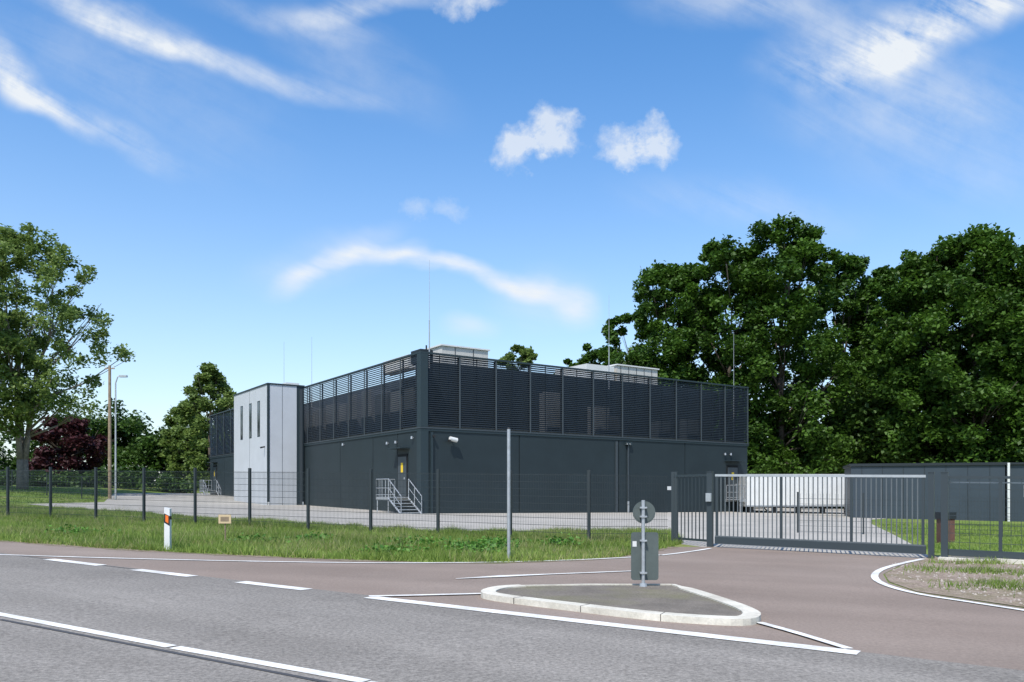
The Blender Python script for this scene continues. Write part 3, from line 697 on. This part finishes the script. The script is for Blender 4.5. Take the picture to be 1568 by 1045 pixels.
cum=combine([(blob(850,198,52,46,0,S),.9),(blob(838,222,70,34,0,S),.65),(blob(788,228,52,50,0,S),1.0),(blob(990,212,52,42,0,S),.85),(blob(942,214,50,42,0,S),.75),(blob(975,240,84,34,0,S),.85),(blob(1020,232,34,28,0,S),.4),(blob(692,316,40,36,20,S),.38),(blob(638,322,36,30,0,S),.27),(blob(720,-5,90,34,0,S),.7)])
nc=noise(22,7,.65); cumv=mth('MULTIPLY',mth('SUBTRACT',mth('MULTIPLY',cum,mth('MULTIPLY_ADD',nc,3.6,-.55)),.10,clamp=True),.75,clamp=True)
arc=combine([(blob(455,425,75,34,-32),.45),(blob(500,400,90,26,-18),.42),(blob(570,390,110,22,-4),.62),(blob(655,398,100,19,7),.66),(blob(735,416,90,20,16),.55),(blob(815,430,80,28,4),.55),(blob(885,460,55,46,42),.6),(blob(500,400,170,60,-12),.22),(blob(730,495,60,26),.34),(blob(840,450,110,70),.22),(blob(560,370,90,26,-14),.18)])
na=noise(12,7,.6,rot=.2,stretch=(.5,1.5),dist=.3); arcv=mth('MULTIPLY',arc,mth('MULTIPLY_ADD',na,2.4,-.22),clamp=True)
cir=combine([(blob(160,14,200,36,22),.75),(blob(245,66,170,30,26),.65),(blob(350,105,200,28,16),.5),(blob(480,130,180,26,18),.3),(blob(440,30,200,34,12),.35),(blob(560,12,170,28,-8),.6),(blob(8,100,100,50,52),1.15),(blob(60,160,110,32,38),.7),(blob(150,205,190,32,24),.6),(blob(250,150,280,150,25),.15),(blob(90,60,260,120,30),.12),
 (blob(1320,80,190,70,-10),1.1),(blob(1430,40,210,60,-18),1.05),(blob(1540,10,150,50,-20),.9),(blob(1190,15,280,56,5),.5),(blob(1380,150,260,100,-5),.4),(blob(540,95,230,80,30),.2),(blob(1130,320,240,60,10),.22),(blob(1480,230,300,130),.22)])
nci=noise(5.5,8,.6,rot=.45,stretch=(.5,4.0),dist=.35); ncb=noise(9,7,.62,rot=-.3)
cirn=mth('ADD',mth('MULTIPLY',nci,1.9),mth('MULTIPLY_ADD',ncb,1.9,-1.25),clamp=True)
cirv=mth('MULTIPLY',cir,cirn,clamp=True)
cl=mth('MULTIPLY',mth('MAXIMUM',mth('MAXIMUM',cumv,arcv),cirv),.95)
# thin haze toward the horizon, all round
el=mth('ABSOLUTE',sx.outputs[2]); hv=mth('SUBTRACT',1.0,mth('MULTIPLY',el,1.8),clamp=True)
haze=mth('MULTIPLY',mth('MULTIPLY',hv,hv),.68)
hs=N('ShaderNodeHueSaturation'); hs.inputs['Saturation'].default_value=1.27; hs.inputs['Value'].default_value=1.66; nt.links.new(sky.outputs[0],hs.inputs['Color'])
m0=N('ShaderNodeMix',data_type='RGBA'); nt.links.new(haze,m0.inputs[0]); nt.links.new(hs.outputs[0],m0.inputs[6]); m0.inputs[7].default_value=(5.9,6.4,6.8,1)
mx=N('ShaderNodeMix',data_type='RGBA'); nt.links.new(cl,mx.inputs[0]); nt.links.new(m0.outputs[2],mx.inputs[6]); mx.inputs[7].default_value=(6.2,6.5,6.8,1)
# clouds occupy one sector of the sky; elsewhere the plain sky is evaluated
fac=mth('MULTIPLY',mth('GREATER_THAN',sx.outputs[1],.3),mth('MULTIPLY',mth('LESS_THAN',mth('ABSOLUTE',px),1.0),mth('MULTIPLY',mth('GREATER_THAN',pz,.05),mth('LESS_THAN',pz,.95))))
nt.links.new(m0.outputs[2],bg.inputs['Color'])
bg2=N('ShaderNodeBackground'); bg2.inputs['Strength'].default_value=.14; nt.links.new(mx.outputs[2],bg2.inputs['Color'])
ms=N('ShaderNodeMixShader'); nt.links.new(fac,ms.inputs[0]); nt.links.new(bg.outputs[0],ms.inputs[1]); nt.links.new(bg2.outputs[0],ms.inputs[2])
nt.links.new(ms.outputs[0],nt.nodes['World Output'].inputs['Surface'])
# ---------------------------------------------------------------- camera
cd=bpy.data.cameras.new('camera'); co=bpy.data.objects.new('camera',cd); scene.collection.objects.link(co)
co.location=(0,0,H0); co.rotation_euler=(math.radians(90),0,0); cd.sensor_width=36; cd.lens=36*F/1568; cd.shift_y=(755-522.5)/1568; cd.clip_end=5000; cd.clip_start=.1
scene.camera=co
scene.view_settings.view_transform='Standard'; scene.view_settings.look='None'; scene.view_settings.exposure=0
